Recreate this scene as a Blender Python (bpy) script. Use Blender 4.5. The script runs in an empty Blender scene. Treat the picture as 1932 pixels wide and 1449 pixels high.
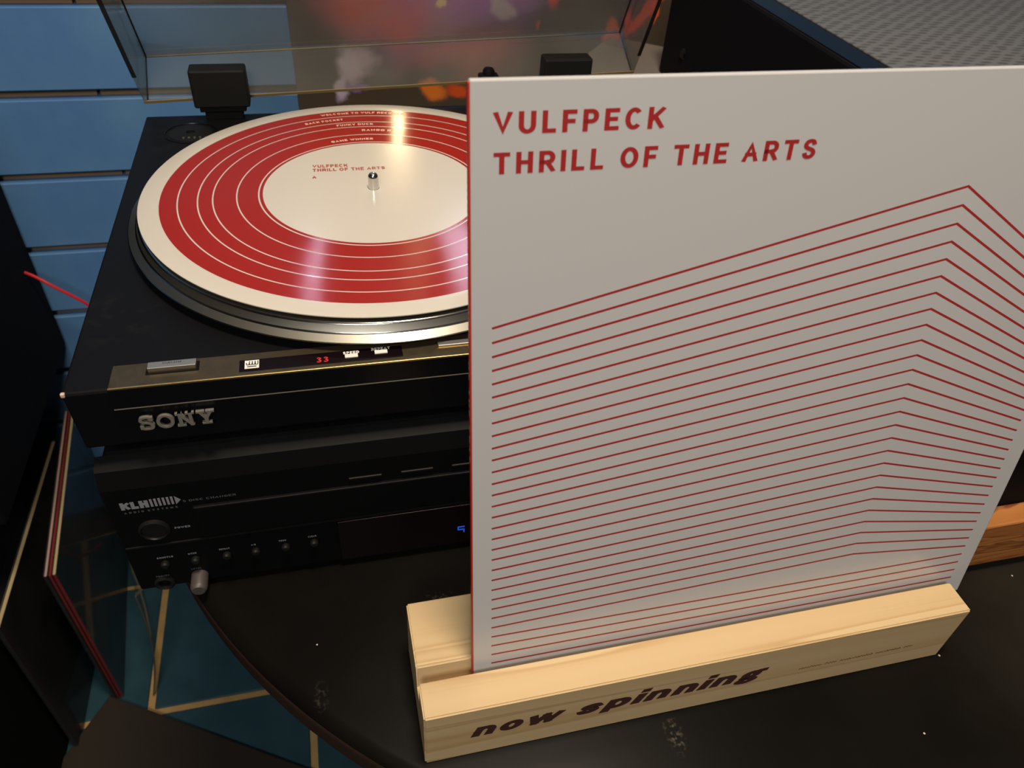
import bpy, bmesh, math, random
from mathutils import Vector, Matrix
random.seed(7)
PI = math.pi
S = bpy.context.scene
COL = S.collection

# ------------------------------------------------------------------ camera
cd = bpy.data.cameras.new('camera'); cam = bpy.data.objects.new('camera', cd); COL.objects.link(cam)
cam.location = (-0.031877, -0.493525, 0.247924)
cam.rotation_euler = (0.858177, -0.058741, -0.229086)
cd.sensor_fit = 'HORIZONTAL'; cd.sensor_width = 36.0
cd.lens = 1442.765 / 1932 * 36.0
cd.clip_start = 0.01; cd.clip_end = 50
cd.dof.use_dof = True; cd.dof.focus_distance = 0.44; cd.dof.aperture_fstop = 17
S.camera = cam

# ------------------------------------------------------------------ world, lamps, exposure
S.view_settings.view_transform = 'Standard'; S.view_settings.look = 'None'
S.view_settings.gamma = 1.0; S.view_settings.use_curve_mapping = False
S.view_settings.exposure = 0.0
W = bpy.data.worlds.new('dim_shop'); S.world = W; W.use_nodes = True
W.node_tree.nodes['Background'].inputs[0].default_value = (1.0, 0.86, 0.68, 1)
W.node_tree.nodes['Background'].inputs[1].default_value = 0.02

def area(name, loc, target, size, power, color, spread=180):
    l = bpy.data.lights.new(name, 'AREA'); l.shape = 'DISK'; l.size = size; l.energy = power; l.color = color
    l.spread = math.radians(spread)
    o = bpy.data.objects.new(name, l); COL.objects.link(o); o.location = loc
    o.rotation_euler = (Vector(target) - Vector(loc)).to_track_quat('-Z', 'Y').to_euler(); return o
def bulb(name, loc, r, power, color):
    l = bpy.data.lights.new(name, 'POINT'); l.shadow_soft_size = r; l.energy = power; l.color = color
    o = bpy.data.objects.new(name, l); COL.objects.link(o); o.location = loc; return o
def spot(name, loc, target, power, color, ang, blend=.6, r=.04):
    l = bpy.data.lights.new(name, 'SPOT'); l.energy = power; l.color = color; l.spot_size = math.radians(ang)
    l.spot_blend = blend; l.shadow_soft_size = r
    o = bpy.data.objects.new(name, l); COL.objects.link(o); o.location = loc
    o.rotation_euler = (Vector(target) - Vector(loc)).to_track_quat('-Z', 'Y').to_euler(); return o
area('key_lamp', (0.10, -0.33, 1.25), (0.10, -0.15, 0), 0.30, 18.5, (1.0, 0.85, 0.66))
area('front_fill', (-0.35, -1.55, 1.15), (0.1, 0.1, 0.1), 0.55, 17.0, (1.0, 0.95, 0.86))  # unseen fill light added in front to brighten the sleeve
spot('warm_streak_spot', (0.065, 0.455, 0.149), (0.03, 0.08, 0), 0.6, (1.0, 0.74, 0.42), 34, .8, .008)  # added spot aimed at the record for its warm groove highlight
spot('cool_streak_spot', (0.160, 0.455, 0.355), (0.05, -0.10, 0), 1.5, (0.74, 0.72, 1.0), 26, .8, .030)  # added spot for the cool streak across the grooves
spot('violet_streak_spot', (-0.063, 0.455, 0.357), (-0.045, -0.105, 0), 0.5, (0.74, 0.68, 1.0), 24, .8, .010)  # added spot for the violet streak at the front left

# ------------------------------------------------------------------ materials
def lin(r, g, b):
    f = lambda c: (c/255/12.92) if c/255 <= .04045 else ((c/255+.055)/1.055)**2.4
    return (f(r), f(g), f(b), 1)
def mat(name, color, rough=.5, metal=0, coat=0, emit=None, estr=0, spec=.5, bump=None, vary=None):
    m = bpy.data.materials.new(name); m.use_nodes = True
    nt = m.node_tree; b = nt.nodes['Principled BSDF']
    b.inputs['Base Color'].default_value = color; b.inputs['Roughness'].default_value = rough
    b.inputs['Metallic'].default_value = metal; b.inputs['Coat Weight'].default_value = coat
    b.inputs['Specular IOR Level'].default_value = spec
    if emit: b.inputs['Emission Color'].default_value = emit; b.inputs['Emission Strength'].default_value = estr
    tc = nt.nodes.new('ShaderNodeTexCoord')
    if vary:   # (scale, amount, stretch)
        mp = nt.nodes.new('ShaderNodeMapping'); mp.inputs['Scale'].default_value = vary[2]
        nt.links.new(tc.outputs['Object'], mp.inputs[0])
        n = nt.nodes.new('ShaderNodeTexNoise'); n.inputs['Scale'].default_value = vary[0]; n.inputs['Detail'].default_value = 6
        nt.links.new(mp.outputs[0], n.inputs['Vector'])
        mx = nt.nodes.new('ShaderNodeMix'); mx.data_type = 'RGBA'
        mx.inputs[6].default_value = color; mx.inputs[7].default_value = vary[1]
        mr = nt.nodes.new('ShaderNodeMapRange'); mr.inputs[1].default_value = .35; mr.inputs[2].default_value = .7
        nt.links.new(n.outputs['Fac'], mr.inputs[0]); nt.links.new(mr.outputs[0], mx.inputs[0])
        nt.links.new(mx.outputs[2], b.inputs['Base Color'])
    if bump:   # (scale, strength)
        n = nt.nodes.new('ShaderNodeTexNoise'); n.inputs['Scale'].default_value = bump[0]; n.inputs['Detail'].default_value = 4
        nt.links.new(tc.outputs['Object'], n.inputs['Vector'])
        bp = nt.nodes.new('ShaderNodeBump'); bp.inputs['Strength'].default_value = bump[1]; bp.inputs['Distance'].default_value = .001
        nt.links.new(n.outputs['Fac'], bp.inputs['Height']); nt.links.new(bp.outputs[0], b.inputs['Normal'])
    return m
def node(m, t): return m.node_tree.nodes.new('ShaderNode'+t)
def link(m, a, b): m.node_tree.links.new(a, b)
def bsdf(m): return m.node_tree.nodes['Principled BSDF']

M = {}
M['white_card'] = mat('white_card', lin(190, 188, 189), .32, coat=.25)
M['red_ink'] = mat('red_ink', lin(158, 40, 40), .4)
M['red_spine'] = mat('red_spine', lin(185, 45, 30), .4)
M['white_ink'] = mat('white_ink', lin(225, 215, 205), .45)
M['cream_vinyl'] = mat('cream_vinyl', lin(196, 189, 178), .24, coat=.2)
M['pale_red_ink'] = mat('pale_red_ink', lin(226, 178, 160), .3)
M['label_red'] = mat('label_red', lin(165, 60, 50), .4)
M['chrome'] = mat('chrome', (.72, .72, .70, 1), .16, 1)
M['satin_alu'] = mat('satin_alu', (.26, .247, .215, 1), .42, 1, vary=(40, (.25, .24, .21, 1), (1, 1, 1)))
M['bright_alu'] = mat('bright_alu', (.42, .41, .38, 1), .16, 1)
M['black_rubber'] = mat('black_rubber', (.006, .006, .006, 1), .7)
M['black_plastic'] = mat('black_plastic', (.003, .003, .0035, 1), .55, spec=.12, bump=(900, .12))
M['gloss_black'] = mat('gloss_black', (.003, .003, .004, 1), .3, spec=.22)
M['hinge_black'] = mat('hinge_black', (.009, .008, .008, 1), .6, spec=.25)
M['bronze_strip'] = mat('bronze_strip', (.115, .090, .055, 1), .42, .75, vary=(160, (.09, .07, .045, 1), (1, 1, 1)))
M['gold_edge'] = mat('gold_edge', (.75, .52, .20, 1), .3, 1)
M['silver_button'] = mat('silver_button', (.40, .39, .38, 1), .38, .8)
M['silver_side'] = mat('silver_side', (.22, .19, .15, 1), .35, .9)
M['badge_metal'] = mat('badge_metal', (.42, .38, .32, 1), .35, .7)
M['window_black'] = mat('window_black', (.006, .003, .004, 1), .2, spec=.12)
M['led_red'] = mat('led_red', (.3, .01, .01, 1), .5, emit=(1, .02, .03, 1), estr=.42)
M['led_blue'] = mat('led_blue', (.0, .02, .15, 1), .5, emit=(.02, .14, 1, 1), estr=.5)
M['print_grey'] = mat('print_grey', lin(128, 128, 136), .6)
M['print_bright'] = mat('print_bright', lin(225, 222, 215), .5)
M['print_dim'] = mat('print_dim', lin(78, 76, 82), .6)
M['slot_grey'] = mat('slot_grey', (.007, .0065, .0065, 1), .5, spec=.25)
M['face_black'] = mat('face_black', (.0025, .0025, .003, 1), .55, spec=.12)
M['knob_grey'] = mat('knob_grey', (.09, .075, .07, 1), .5, .3)
M['wood_burn'] = mat('wood_burn', lin(62, 26, 22), .8)
M['wood_burn_light'] = mat('wood_burn_light', lin(110, 82, 52), .8)
M['red_cable'] = mat('red_cable', lin(200, 32, 38), .45)
M['slat_gap'] = mat('slat_gap', lin(96, 72, 48), .8)
M['slat_insert'] = mat('slat_insert', lin(140, 112, 82), .6)
M['matte_black'] = mat('matte_black', (.003, .003, .004, 1), .75, spec=.15)
M['cabinet_black'] = mat('cabinet_black', (.003, .003, .004, 1), .8, spec=.15)
M['grout'] = mat('grout', lin(196, 160, 104), .9, vary=(30, lin(176, 140, 88), (1, 1, 1)))
M['tile_teal'] = mat('tile_teal', lin(44, 76, 88), .5, spec=.3, vary=(22, lin(36, 66, 78), (1, 1, 1)))
M['mat_brown'] = mat('mat_brown', lin(44, 36, 28), .95, bump=(400, .5))
M['blue_paint'] = mat('blue_paint', lin(88, 132, 176), .5, vary=(9, lin(74, 116, 172), (1, 1, 1)), bump=(150, .1))
M['cream_edge'] = mat('cream_edge', lin(214, 188, 140), .7)
M['pink_edge'] = mat('pink_edge', lin(205, 170, 160), .6)
M['card_red'] = mat('card_red', lin(150, 28, 30), .55)
M['card_dark'] = mat('card_dark', lin(34, 34, 38), .3)
M['card_teal'] = mat('card_teal', lin(42, 66, 78), .28, vary=(6, lin(30, 44, 52), (1, 1, 1)))
M['cream_dim'] = mat('cream_dim', lin(92, 84, 74), .6)
M['grey_paint'] = mat('grey_paint', lin(112, 104, 97), .6)
M['plaster'] = mat('plaster', lin(92, 84, 78), .85)
M['ceiling_paint'] = mat('ceiling_paint', lin(120, 112, 100), .9)
M['iron'] = mat('iron', (.012, .011, .011, 1), .5, .3)

def wood(name, c1, c2, c3, sc):
    m = mat(name, c1, .5, coat=.05); b = bsdf(m)
    tc = node(m, 'TexCoord'); mp = node(m, 'Mapping'); mp.inputs['Scale'].default_value = sc
    link(m, tc.outputs['Object'], mp.inputs[0])
    n1 = node(m, 'TexNoise'); n1.inputs['Scale'].default_value = 1; n1.inputs['Detail'].default_value = 3
    n1.inputs['Distortion'].default_value = .6
    link(m, mp.outputs[0], n1.inputs['Vector'])
    # growth rings: sharp-ish bands of the noise value
    mul = node(m, 'Math'); mul.operation = 'MULTIPLY'; mul.inputs[1].default_value = 7; link(m, n1.outputs['Fac'], mul.inputs[0])
    fr = node(m, 'Math'); fr.operation = 'FRACT'; link(m, mul.outputs[0], fr.inputs[0])
    cr = node(m, 'ValToRGB'); e = cr.color_ramp.elements
    e[0].position = 0; e[0].color = c1; e[1].position = 1; e[1].color = c1
    x = e.new(.72); x.color = c2; x = e.new(.92); x.color = c3
    link(m, fr.outputs[0], cr.inputs[0])
    # fine pores
    mp2 = node(m, 'Mapping'); mp2.inputs['Scale'].default_value = (sc[0]*3, sc[1]*12, sc[2]*12)
    link(m, tc.outputs['Object'], mp2.inputs[0])
    n2 = node(m, 'TexNoise'); n2.inputs['Scale'].default_value = 2; n2.inputs['Detail'].default_value = 4
    link(m, mp2.outputs[0], n2.inputs['Vector'])
    mr = node(m, 'MapRange'); mr.inputs[1].default_value = .60; mr.inputs[2].default_value = .78; mr.inputs[4].default_value = .55
    link(m, n2.outputs['Fac'], mr.inputs[0])
    mx = node(m, 'Mix'); mx.data_type = 'RGBA'; mx.inputs[7].default_value = c3
    link(m, mr.outputs[0], mx.inputs[0]); link(m, cr.outputs[0], mx.inputs[6]); link(m, mx.outputs[2], b.inputs['Base Color'])
    return m
M['pine'] = wood('pine', lin(206, 179, 137), lin(200, 171, 128), lin(188, 155, 110), (.9, 20, 20))
M['dark_wood'] = wood('dark_wood', lin(186, 122, 66), lin(166, 102, 50), lin(126, 70, 36), (5, 20, 60))

def grooves():     # circumferential tangent: the play grooves stretch highlights along the radius
    m = mat('groove_red', lin(146, 26, 14), .20); b = bsdf(m)
    b.inputs['Anisotropic'].default_value = .9
    b.inputs['Specular IOR Level'].default_value = .5
    t = node(m, 'Tangent'); t.direction_type = 'RADIAL'; t.axis = 'Z'
    link(m, t.outputs[0], b.inputs['Tangent']); b.inputs['Anisotropic Rotation'].default_value = .25
    return m
M['groove_red'] = grooves()

def table_top():   # worn black laminate with dust specks and a few pale scuffs
    m = mat('table_black', (.003, .0026, .0022, 1), .34, spec=.08); b = bsdf(m)
    tc = node(m, 'TexCoord')
    v = node(m, 'TexVoronoi'); v.inputs['Scale'].default_value = 75; link(m, tc.outputs['Object'], v.inputs['Vector'])
    lt = node(m, 'Math'); lt.operation = 'LESS_THAN'; lt.inputs[1].default_value = .055; link(m, v.outputs['Distance'], lt.inputs[0])
    sep = node(m, 'SeparateColor'); link(m, v.outputs['Color'], sep.inputs[0])
    gt = node(m, 'Math'); gt.operation = 'GREATER_THAN'; gt.inputs[1].default_value = .72; link(m, sep.outputs[0], gt.inputs[0])
    ml = node(m, 'Math'); ml.operation = 'MULTIPLY'; link(m, lt.outputs[0], ml.inputs[0]); link(m, gt.outputs[0], ml.inputs[1])
    n = node(m, 'TexNoise'); n.inputs['Scale'].default_value = 9; n.inputs['Detail'].default_value = 8; link(m, tc.outputs['Object'], n.inputs['Vector'])
    mr = node(m, 'MapRange'); mr.inputs[1].default_value = .45; mr.inputs[2].default_value = .8; mr.inputs[3].default_value = 0; mr.inputs[4].default_value = .008
    link(m, n.outputs['Fac'], mr.inputs[0])
    # one chalky scuff in front of the stand
    tot = None
    for cx, cy, rr, amp in ((.131, -.324, .011, 1), (-.066, -.261, .009, .35), (.012, -.2075, .010, .5)):
        sb = node(m, 'VectorMath'); sb.operation = 'SUBTRACT'; sb.inputs[1].default_value = (cx, cy, -.189); link(m, tc.outputs['Object'], sb.inputs[0])
        mu = node(m, 'VectorMath'); mu.operation = 'MULTIPLY'; mu.inputs[1].default_value = (1.7, .8, 1) if amp != .5 else (.7, 1.9, 1); link(m, sb.outputs[0], mu.inputs[0])
        vl = node(m, 'VectorMath'); vl.operation = 'LENGTH'; link(m, mu.outputs[0], vl.inputs[0])
        mq = node(m, 'MapRange'); mq.inputs[1].default_value = rr; mq.inputs[2].default_value = .001; mq.inputs[4].default_value = amp; link(m, vl.outputs['Value'], mq.inputs[0])
        if tot is None: tot = mq.outputs[0]
        else:
            mm = node(m, 'Math'); mm.operation = 'MAXIMUM'; link(m, tot, mm.inputs[0]); link(m, mq.outputs[0], mm.inputs[1]); tot = mm.outputs[0]
    n3 = node(m, 'TexNoise'); n3.inputs['Scale'].default_value = 360; n3.inputs['Detail'].default_value = 5; link(m, tc.outputs['Object'], n3.inputs['Vector'])
    m3 = node(m, 'MapRange'); m3.inputs[1].default_value = .5; m3.inputs[2].default_value = .7; m3.inputs[4].default_value = .2; link(m, n3.outputs['Fac'], m3.inputs[0])
    m4 = node(m, 'Math'); m4.operation = 'MULTIPLY'; link(m, tot, m4.inputs[0]); link(m, m3.outputs[0], m4.inputs[1])
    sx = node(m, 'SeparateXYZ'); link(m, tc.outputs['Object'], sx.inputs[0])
    md = node(m, 'MapRange'); md.inputs[1].default_value = .22; md.inputs[2].default_value = .46; md.inputs[4].default_value = 1; link(m, sx.outputs[0], md.inputs[0])  # sheen on the table's right side, painted in as paler base colour
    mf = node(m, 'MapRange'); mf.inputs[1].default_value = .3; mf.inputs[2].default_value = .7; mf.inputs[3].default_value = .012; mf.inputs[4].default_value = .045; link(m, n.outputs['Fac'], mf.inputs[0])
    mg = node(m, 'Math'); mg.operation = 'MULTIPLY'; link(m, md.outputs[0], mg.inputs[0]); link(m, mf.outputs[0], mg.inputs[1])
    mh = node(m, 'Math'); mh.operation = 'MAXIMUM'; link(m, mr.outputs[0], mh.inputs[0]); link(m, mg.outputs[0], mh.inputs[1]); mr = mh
    a1 = node(m, 'Math'); a1.operation = 'MAXIMUM'; link(m, ml.outputs[0], a1.inputs[0]); link(m, m4.outputs[0], a1.inputs[1])
    a2 = node(m, 'Math'); a2.operation = 'MAXIMUM'; link(m, a1.outputs[0], a2.inputs[0]); link(m, mr.outputs[0], a2.inputs[1])
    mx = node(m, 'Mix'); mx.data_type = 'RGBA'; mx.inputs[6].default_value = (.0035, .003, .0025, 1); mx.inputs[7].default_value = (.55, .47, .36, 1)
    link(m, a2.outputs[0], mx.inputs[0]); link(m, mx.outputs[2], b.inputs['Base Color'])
    return m
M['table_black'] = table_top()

def deck_black():  # turntable deck with a dusty patch near the front left corner
    m = mat('deck_black', (.003, .003, .0035, 1), .45, spec=.10); b = bsdf(m)
    tc = node(m, 'TexCoord')
    n = node(m, 'TexNoise'); n.inputs['Scale'].default_value = 85; n.inputs['Detail'].default_value = 8; link(m, tc.outputs['Object'], n.inputs['Vector'])
    mr = node(m, 'MapRange'); mr.inputs[1].default_value = .5; mr.inputs[2].default_value = .78; link(m, n.outputs['Fac'], mr.inputs[0])
    tot = None
    for c, r, amp in (((-.155, -.105, -.0186), .032, .022), ((-.15, .15, -.0186), .06, .012)):
        vs = node(m, 'VectorMath'); vs.operation = 'DISTANCE'; vs.inputs[1].default_value = c; link(m, tc.outputs['Object'], vs.inputs[0])
        m2 = node(m, 'MapRange'); m2.inputs[1].default_value = r; m2.inputs[2].default_value = r*.2; m2.inputs[4].default_value = amp; link(m, vs.outputs['Value'], m2.inputs[0])
        if tot is None: tot = m2.outputs[0]
        else:
            mm = node(m, 'Math'); mm.operation = 'MAXIMUM'; link(m, tot, mm.inputs[0]); link(m, m2.outputs[0], mm.inputs[1]); tot = mm.outputs[0]
    ml = node(m, 'Math'); ml.operation = 'MULTIPLY'; link(m, mr.outputs[0], ml.inputs[0]); link(m, tot, ml.inputs[1])
    mx = node(m, 'Mix'); mx.data_type = 'RGBA'; mx.inputs[6].default_value = (.005, .005, .006, 1); mx.inputs[7].default_value = (.5, .44, .36, 1)
    link(m, ml.outputs[0], mx.inputs[0]); link(m, mx.outputs[2], b.inputs['Base Color'])
    return m
M['deck_black'] = deck_black()

def acrylic(name, tint, haze, hazecol, gloss=1.0):   # thin clear sheet: see-through with a fresnel sheen and a film of dust
    m = bpy.data.materials.new(name); m.use_nodes = True; nt = m.node_tree; nt.nodes.clear()
    out = node(m, 'OutputMaterial'); tr = node(m, 'BsdfTransparent'); tr.inputs[0].default_value = tint
    gl = node(m, 'BsdfGlossy'); gl.inputs['Roughness'].default_value = .04
    df = node(m, 'BsdfDiffuse'); df.inputs[0].default_value = hazecol
    fr = node(m, 'Fresnel'); fr.inputs[0].default_value = 1.38
    ml = node(m, 'Math'); ml.operation = 'MULTIPLY'; ml.inputs[1].default_value = gloss; link(m, fr.outputs[0], ml.inputs[0])
    tc = node(m, 'TexCoord'); n = node(m, 'TexNoise'); n.inputs['Scale'].default_value = 14; n.inputs['Detail'].default_value = 6
    link(m, tc.outputs['Object'], n.inputs['Vector'])
    mr = node(m, 'MapRange'); mr.inputs[1].default_value = .3; mr.inputs[2].default_value = .75
    mr.inputs[3].default_value = haze*.6; mr.inputs[4].default_value = haze*1.5; link(m, n.outputs['Fac'], mr.inputs[0])
    tl = node(m, 'BsdfTranslucent'); tl.inputs[0].default_value = hazecol; dm = node(m, 'MixShader'); link(m, df.outputs[0], dm.inputs[1]); link(m, tl.outputs[0], dm.inputs[2])
    m1 = node(m, 'MixShader'); link(m, mr.outputs[0], m1.inputs[0]); link(m, tr.outputs[0], m1.inputs[1]); link(m, dm.outputs[0], m1.inputs[2])
    m2 = node(m, 'MixShader'); link(m, ml.outputs[0], m2.inputs[0]); link(m, m1.outputs[0], m2.inputs[1]); link(m, gl.outputs[0], m2.inputs[2])
    link(m, m2.outputs[0], out.inputs[0]); return m
M['acrylic'] = acrylic('acrylic', (.91, .91, .88, 1), .13, (.64, .61, .56, 1), .6)
M['acrylic_edge'] = acrylic('acrylic_edge', (.55, .47, .33, 1), .6, (.80, .62, .34, 1))  # edge glow of the clear sheet, put in as yellowish haze
M['acrylic_dark_edge'] = acrylic('acrylic_dark_edge', (.35, .30, .27, 1), .35, (.10, .085, .075, 1))
M['rim_brown'] = mat('rim_brown', lin(44, 29, 22), .5, spec=.3)
M['lid_edge'] = mat('lid_edge', lin(176, 150, 98), .35)  # light carried to the clear lid's rim, painted as opaque tan
M['clear_film'] = acrylic('clear_film', (.9, .92, .92, 1), .05, (.5, .5, .5, 1), .45)

def poster_mat():  # abstract stage haze: violet and rust clouds, ember strokes
    m = mat('poster_print', (.02, .015, .015, 1), .22, coat=.4); b = bsdf(m)
    tc = node(m, 'TexCoord'); cur = None
    nz = node(m, 'TexNoise'); nz.inputs['Scale'].default_value = 14; nz.inputs['Detail'].default_value = 6; link(m, tc.outputs['Object'], nz.inputs['Vector'])
    sub = node(m, 'VectorMath'); sub.operation = 'SUBTRACT'; sub.inputs[1].default_value = (.5, .5, .5); link(m, nz.outputs['Color'], sub.inputs[0])
    scl = node(m, 'VectorMath'); scl.operation = 'SCALE'; scl.inputs['Scale'].default_value = .075; link(m, sub.outputs[0], scl.inputs[0])
    wob = node(m, 'VectorMath'); wob.operation = 'ADD'; link(m, tc.outputs['Object'], wob.inputs[0]); link(m, scl.outputs[0], wob.inputs[1])
    base = (.085, .062, .045, 1)
    # x, z, radius x, radius z, rotation, colour, strength, edge
    blobs = [(.10, .00, .13, .10, 0, (.24, .07, .20, 1), .75, 0), (.19, .02, .10, .10, 0, (.22, .09, .28, 1), .85, 0),
             (.03, -.01, .055, .05, 0, (.26, .035, .02, 1), .8, 0), (.08, -.03, .05, .03, 0, (.30, .04, .02, 1), .7, 0),
             (.16, -.07, .10, .035, 0, (.28, .06, .04, 1), .7, 0), (.30, -.02, .05, .08, 0, (.06, .045, .035, 1), .9, 0),
             (.015, -.085, .022, .030, .5, (.62, .48, .62, 1), .9, .4), (.03, -.075, .02, .02, 0, (.55, .42, .5, 1), .7, .4),
             (.002, -.118, .010, .018, .3, (.6, .5, .7, 1), .9, .5), (.022, -.112, .012, .008, 0, (.30, .16, .55, 1), .9, .5),
             (.115, -.118, .022, .013, .2, (.85, .22, .03, 1), .9, .4), (.150, -.114, .020, .012, -.2, (.75, .10, .02, 1), .9, .4),
             (.368, -.035, .006, .020, .2, (.95, .10, .03, 1), 1, .5), (.393, -.024, .007, .042, .86, (.95, .12, .03, 1), 1, .5), (.412, -.020, .004, .016, .3, (.95, .14, .03, 1), 1, .5),
             (.35, -.06, .012, .02, 0, (.95, .12, .03, 1), 1, .6), (.27, -.01, .010, .012, 0, (.85, .10, .03, 1), .8, .4),
             (.255, -.045, .005, .006, 0, (.8, .15, .03, 1), .9, .4), (.205, -.02, .012, .02, 0, (.55, .46, .5, 1), .8, .5),
             (.125, -.015, .007, .007, 0, (.9, .65, .3, 1), .8, .5), (.235, .03, .008, .008, 0, (.6, .5, .45, 1), .8, .5)]
    sx = None
    for x, z, rx, rz, rot, c, st, edge in blobs:
        mp = node(m, 'Mapping'); mp.vector_type = 'TEXTURE'
        mp.inputs['Location'].default_value = (x, .488, z); mp.inputs['Rotation'].default_value = (0, rot, 0)
        mp.inputs['Scale'].default_value = (rx, 1, rz); link(m, wob.outputs[0], mp.inputs[0])
        ln = node(m, 'VectorMath'); ln.operation = 'LENGTH'; link(m, mp.outputs[0], ln.inputs[0])
        mr = node(m, 'MapRange'); mr.interpolation_type = 'SMOOTHSTEP'
        mr.inputs[1].default_value = 1.15; mr.inputs[2].default_value = edge; mr.inputs[4].default_value = st
        link(m, ln.outputs['Value'], mr.inputs[0])
        mx = node(m, 'Mix'); mx.data_type = 'RGBA'; mx.inputs[7].default_value = c if edge else (c[0]*2.1, c[1]*2.1, c[2]*2.1, 1)
        if cur is None: mx.inputs[6].default_value = base
        else: link(m, cur, mx.inputs[6])
        link(m, mr.outputs[0], mx.inputs[0]); cur = mx.outputs[2]
    link(m, cur, b.inputs['Base Color']); return m
M['poster_print'] = poster_mat()

def grille_mat():  # grey cloth with slanting rows of fine dark dots
    m = mat('grille_grey', lin(96, 96, 96), .6); b = bsdf(m)
    tc = node(m, 'TexCoord'); mp = node(m, 'Mapping'); mp.inputs['Rotation'].default_value = (0, 0, .55); mp.inputs['Scale'].default_value = (70, 150, 1)
    link(m, tc.outputs['Object'], mp.inputs[0])
    n = node(m, 'TexVoronoi'); n.inputs['Randomness'].default_value = .25; n.inputs['Scale'].default_value = 1; link(m, mp.outputs[0], n.inputs['Vector'])
    mr = node(m, 'MapRange'); mr.inputs[1].default_value = .25; mr.inputs[2].default_value = .45; link(m, n.outputs['Distance'], mr.inputs[0])
    mx = node(m, 'Mix'); mx.data_type = 'RGBA'; mx.inputs[6].default_value = lin(74, 74, 72); mx.inputs[7].default_value = lin(98, 98, 99)
    link(m, mr.outputs[0], mx.inputs[0]); link(m, mx.outputs[2], b.inputs['Base Color']); return m
M['grille_grey'] = grille_mat()

# ------------------------------------------------------------------ builders
def off(parent):
    o = Vector((0, 0, 0)); p = parent
    while p is not None: o += Vector(p.location); p = p.parent
    return o
def link_mesh(name, me, mats, parent=None):
    for m in (mats if isinstance(mats, (list, tuple)) else [mats]): me.materials.append(M[m])
    o = bpy.data.objects.new(name, me); COL.objects.link(o)
    if parent is not None:
        o.parent = parent; o.location = -off(parent)
    return o
def obj(name, bm, mats, parent=None, smooth=False):
    bmesh.ops.recalc_face_normals(bm, faces=bm.faces[:])
    me = bpy.data.meshes.new(name); bm.to_mesh(me); bm.free()
    if smooth:
        for p in me.polygons: p.use_smooth = True
        me.set_sharp_from_angle(angle=math.radians(35))
    return link_mesh(name, me, mats, parent)
def tag(o, label, cat, group=None):
    o['label'] = label; o['category'] = cat
    if group: o['group'] = group
    return o
def thing(name, label, cat, loc, group=None):
    o = bpy.data.objects.new(name, None); o.empty_display_size = .03; COL.objects.link(o); o.location = loc
    return tag(o, label, cat, group)
def struct(o): o['kind'] = 'structure'; return o
def copy(o, delta, parent=None):
    c = o.copy(); COL.objects.link(c); c.location = Vector(o.location) + Vector(delta)
    if parent is not None: c.parent = parent
    return c
def box(bm, a, b, bev=0, mi=0, T=None, seg=2):
    r = bmesh.ops.create_cube(bm, size=1)['verts']
    for v in r:
        v.co = Vector([(a[i]+b[i])/2 + v.co[i]*(b[i]-a[i]) for i in range(3)])
    fs = set(f for v in r for f in v.link_faces)
    for f in fs: f.material_index = mi
    vs = r
    if bev:
        es = set(e for v in r for e in v.link_edges)
        rr = bmesh.ops.bevel(bm, geom=list(es), offset=bev, segments=seg, affect='EDGES', profile=.5)
        vs = list(set(v for f in rr['faces'] for v in f.verts) | set(v for v in r if v.is_valid))
        for f in set(f for v in vs for f in v.link_faces): f.material_index = mi
    if T is not None:
        for v in vs: v.co = T(v.co)
    return vs
def lathe(bm, prof, c=(0, 0, 0), n=96, mids=None, axis='Z', cap=False):
    rings = []
    for r, z in prof:
        if r < 1e-7: rings.append([bm.verts.new(P3(0, 0, z, c, axis))])
        else: rings.append([bm.verts.new(P3(r*math.cos(2*PI*k/n), r*math.sin(2*PI*k/n), z, c, axis)) for k in range(n)])
    for i in range(len(rings)-1):
        A, B = rings[i], rings[i+1]
        for k in range(n):
            a0 = A[k % len(A)]; a1 = A[(k+1) % len(A)]; b0 = B[k % len(B)]; b1 = B[(k+1) % len(B)]
            vs = []
            for v in (a0, a1, b1, b0):
                if v not in vs: vs.append(v)
            if len(vs) > 2:
                f = bm.faces.new(vs)
                if mids: f.material_index = mids[i]
def P3(x, y, z, c, axis):
    if axis == 'Z': return Vector((c[0]+x, c[1]+y, c[2]+z))
    if axis == 'Y': return Vector((c[0]+x, c[1]-z, c[2]+y))     # profile height runs towards the viewer (-Y)
    return Vector((c[0]+z, c[1]+x, c[2]+y))
def tube(bm, pts, r, n=10):
    pts = [Vector(p) for p in pts]; rings = []
    up = Vector((0, 0, 1))
    for i, p in enumerate(pts):
        t = (pts[min(i+1, len(pts)-1)] - pts[max(i-1, 0)]).normalized()
        u = t.cross(up)
        if u.length < 1e-3: u = t.cross(Vector((1, 0, 0)))
        u.normalize(); w = u.cross(t)
        rr = r[i] if isinstance(r, (list, tuple)) else r
        rings.append([bm.verts.new(p + (u*math.cos(2*PI*k/n) + w*math.sin(2*PI*k/n))*rr) for k in range(n)])
    for A, B in zip(rings, rings[1:]):
        for k in range(n): bm.faces.new((A[k], A[(k+1) % n], B[(k+1) % n], B[k]))
    bm.faces.new(rings[0][::-1]); bm.faces.new(rings[-1])
def spline(P, n=12):
    P = [Vector(p) for p in P]; out = []
    for i in range(len(P)-1):
        p0, p1, p2, p3 = P[max(i-1, 0)], P[i], P[i+1], P[min(i+2, len(P)-1)]
        for k in range(n):
            t = k/n
            out.append(.5*((2*p1) + (p2-p0)*t + (2*p0-5*p1+4*p2-p3)*t*t + (3*p1-p0-3*p2+p3)*t**3))
    out.append(P[-1]); return out

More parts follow.
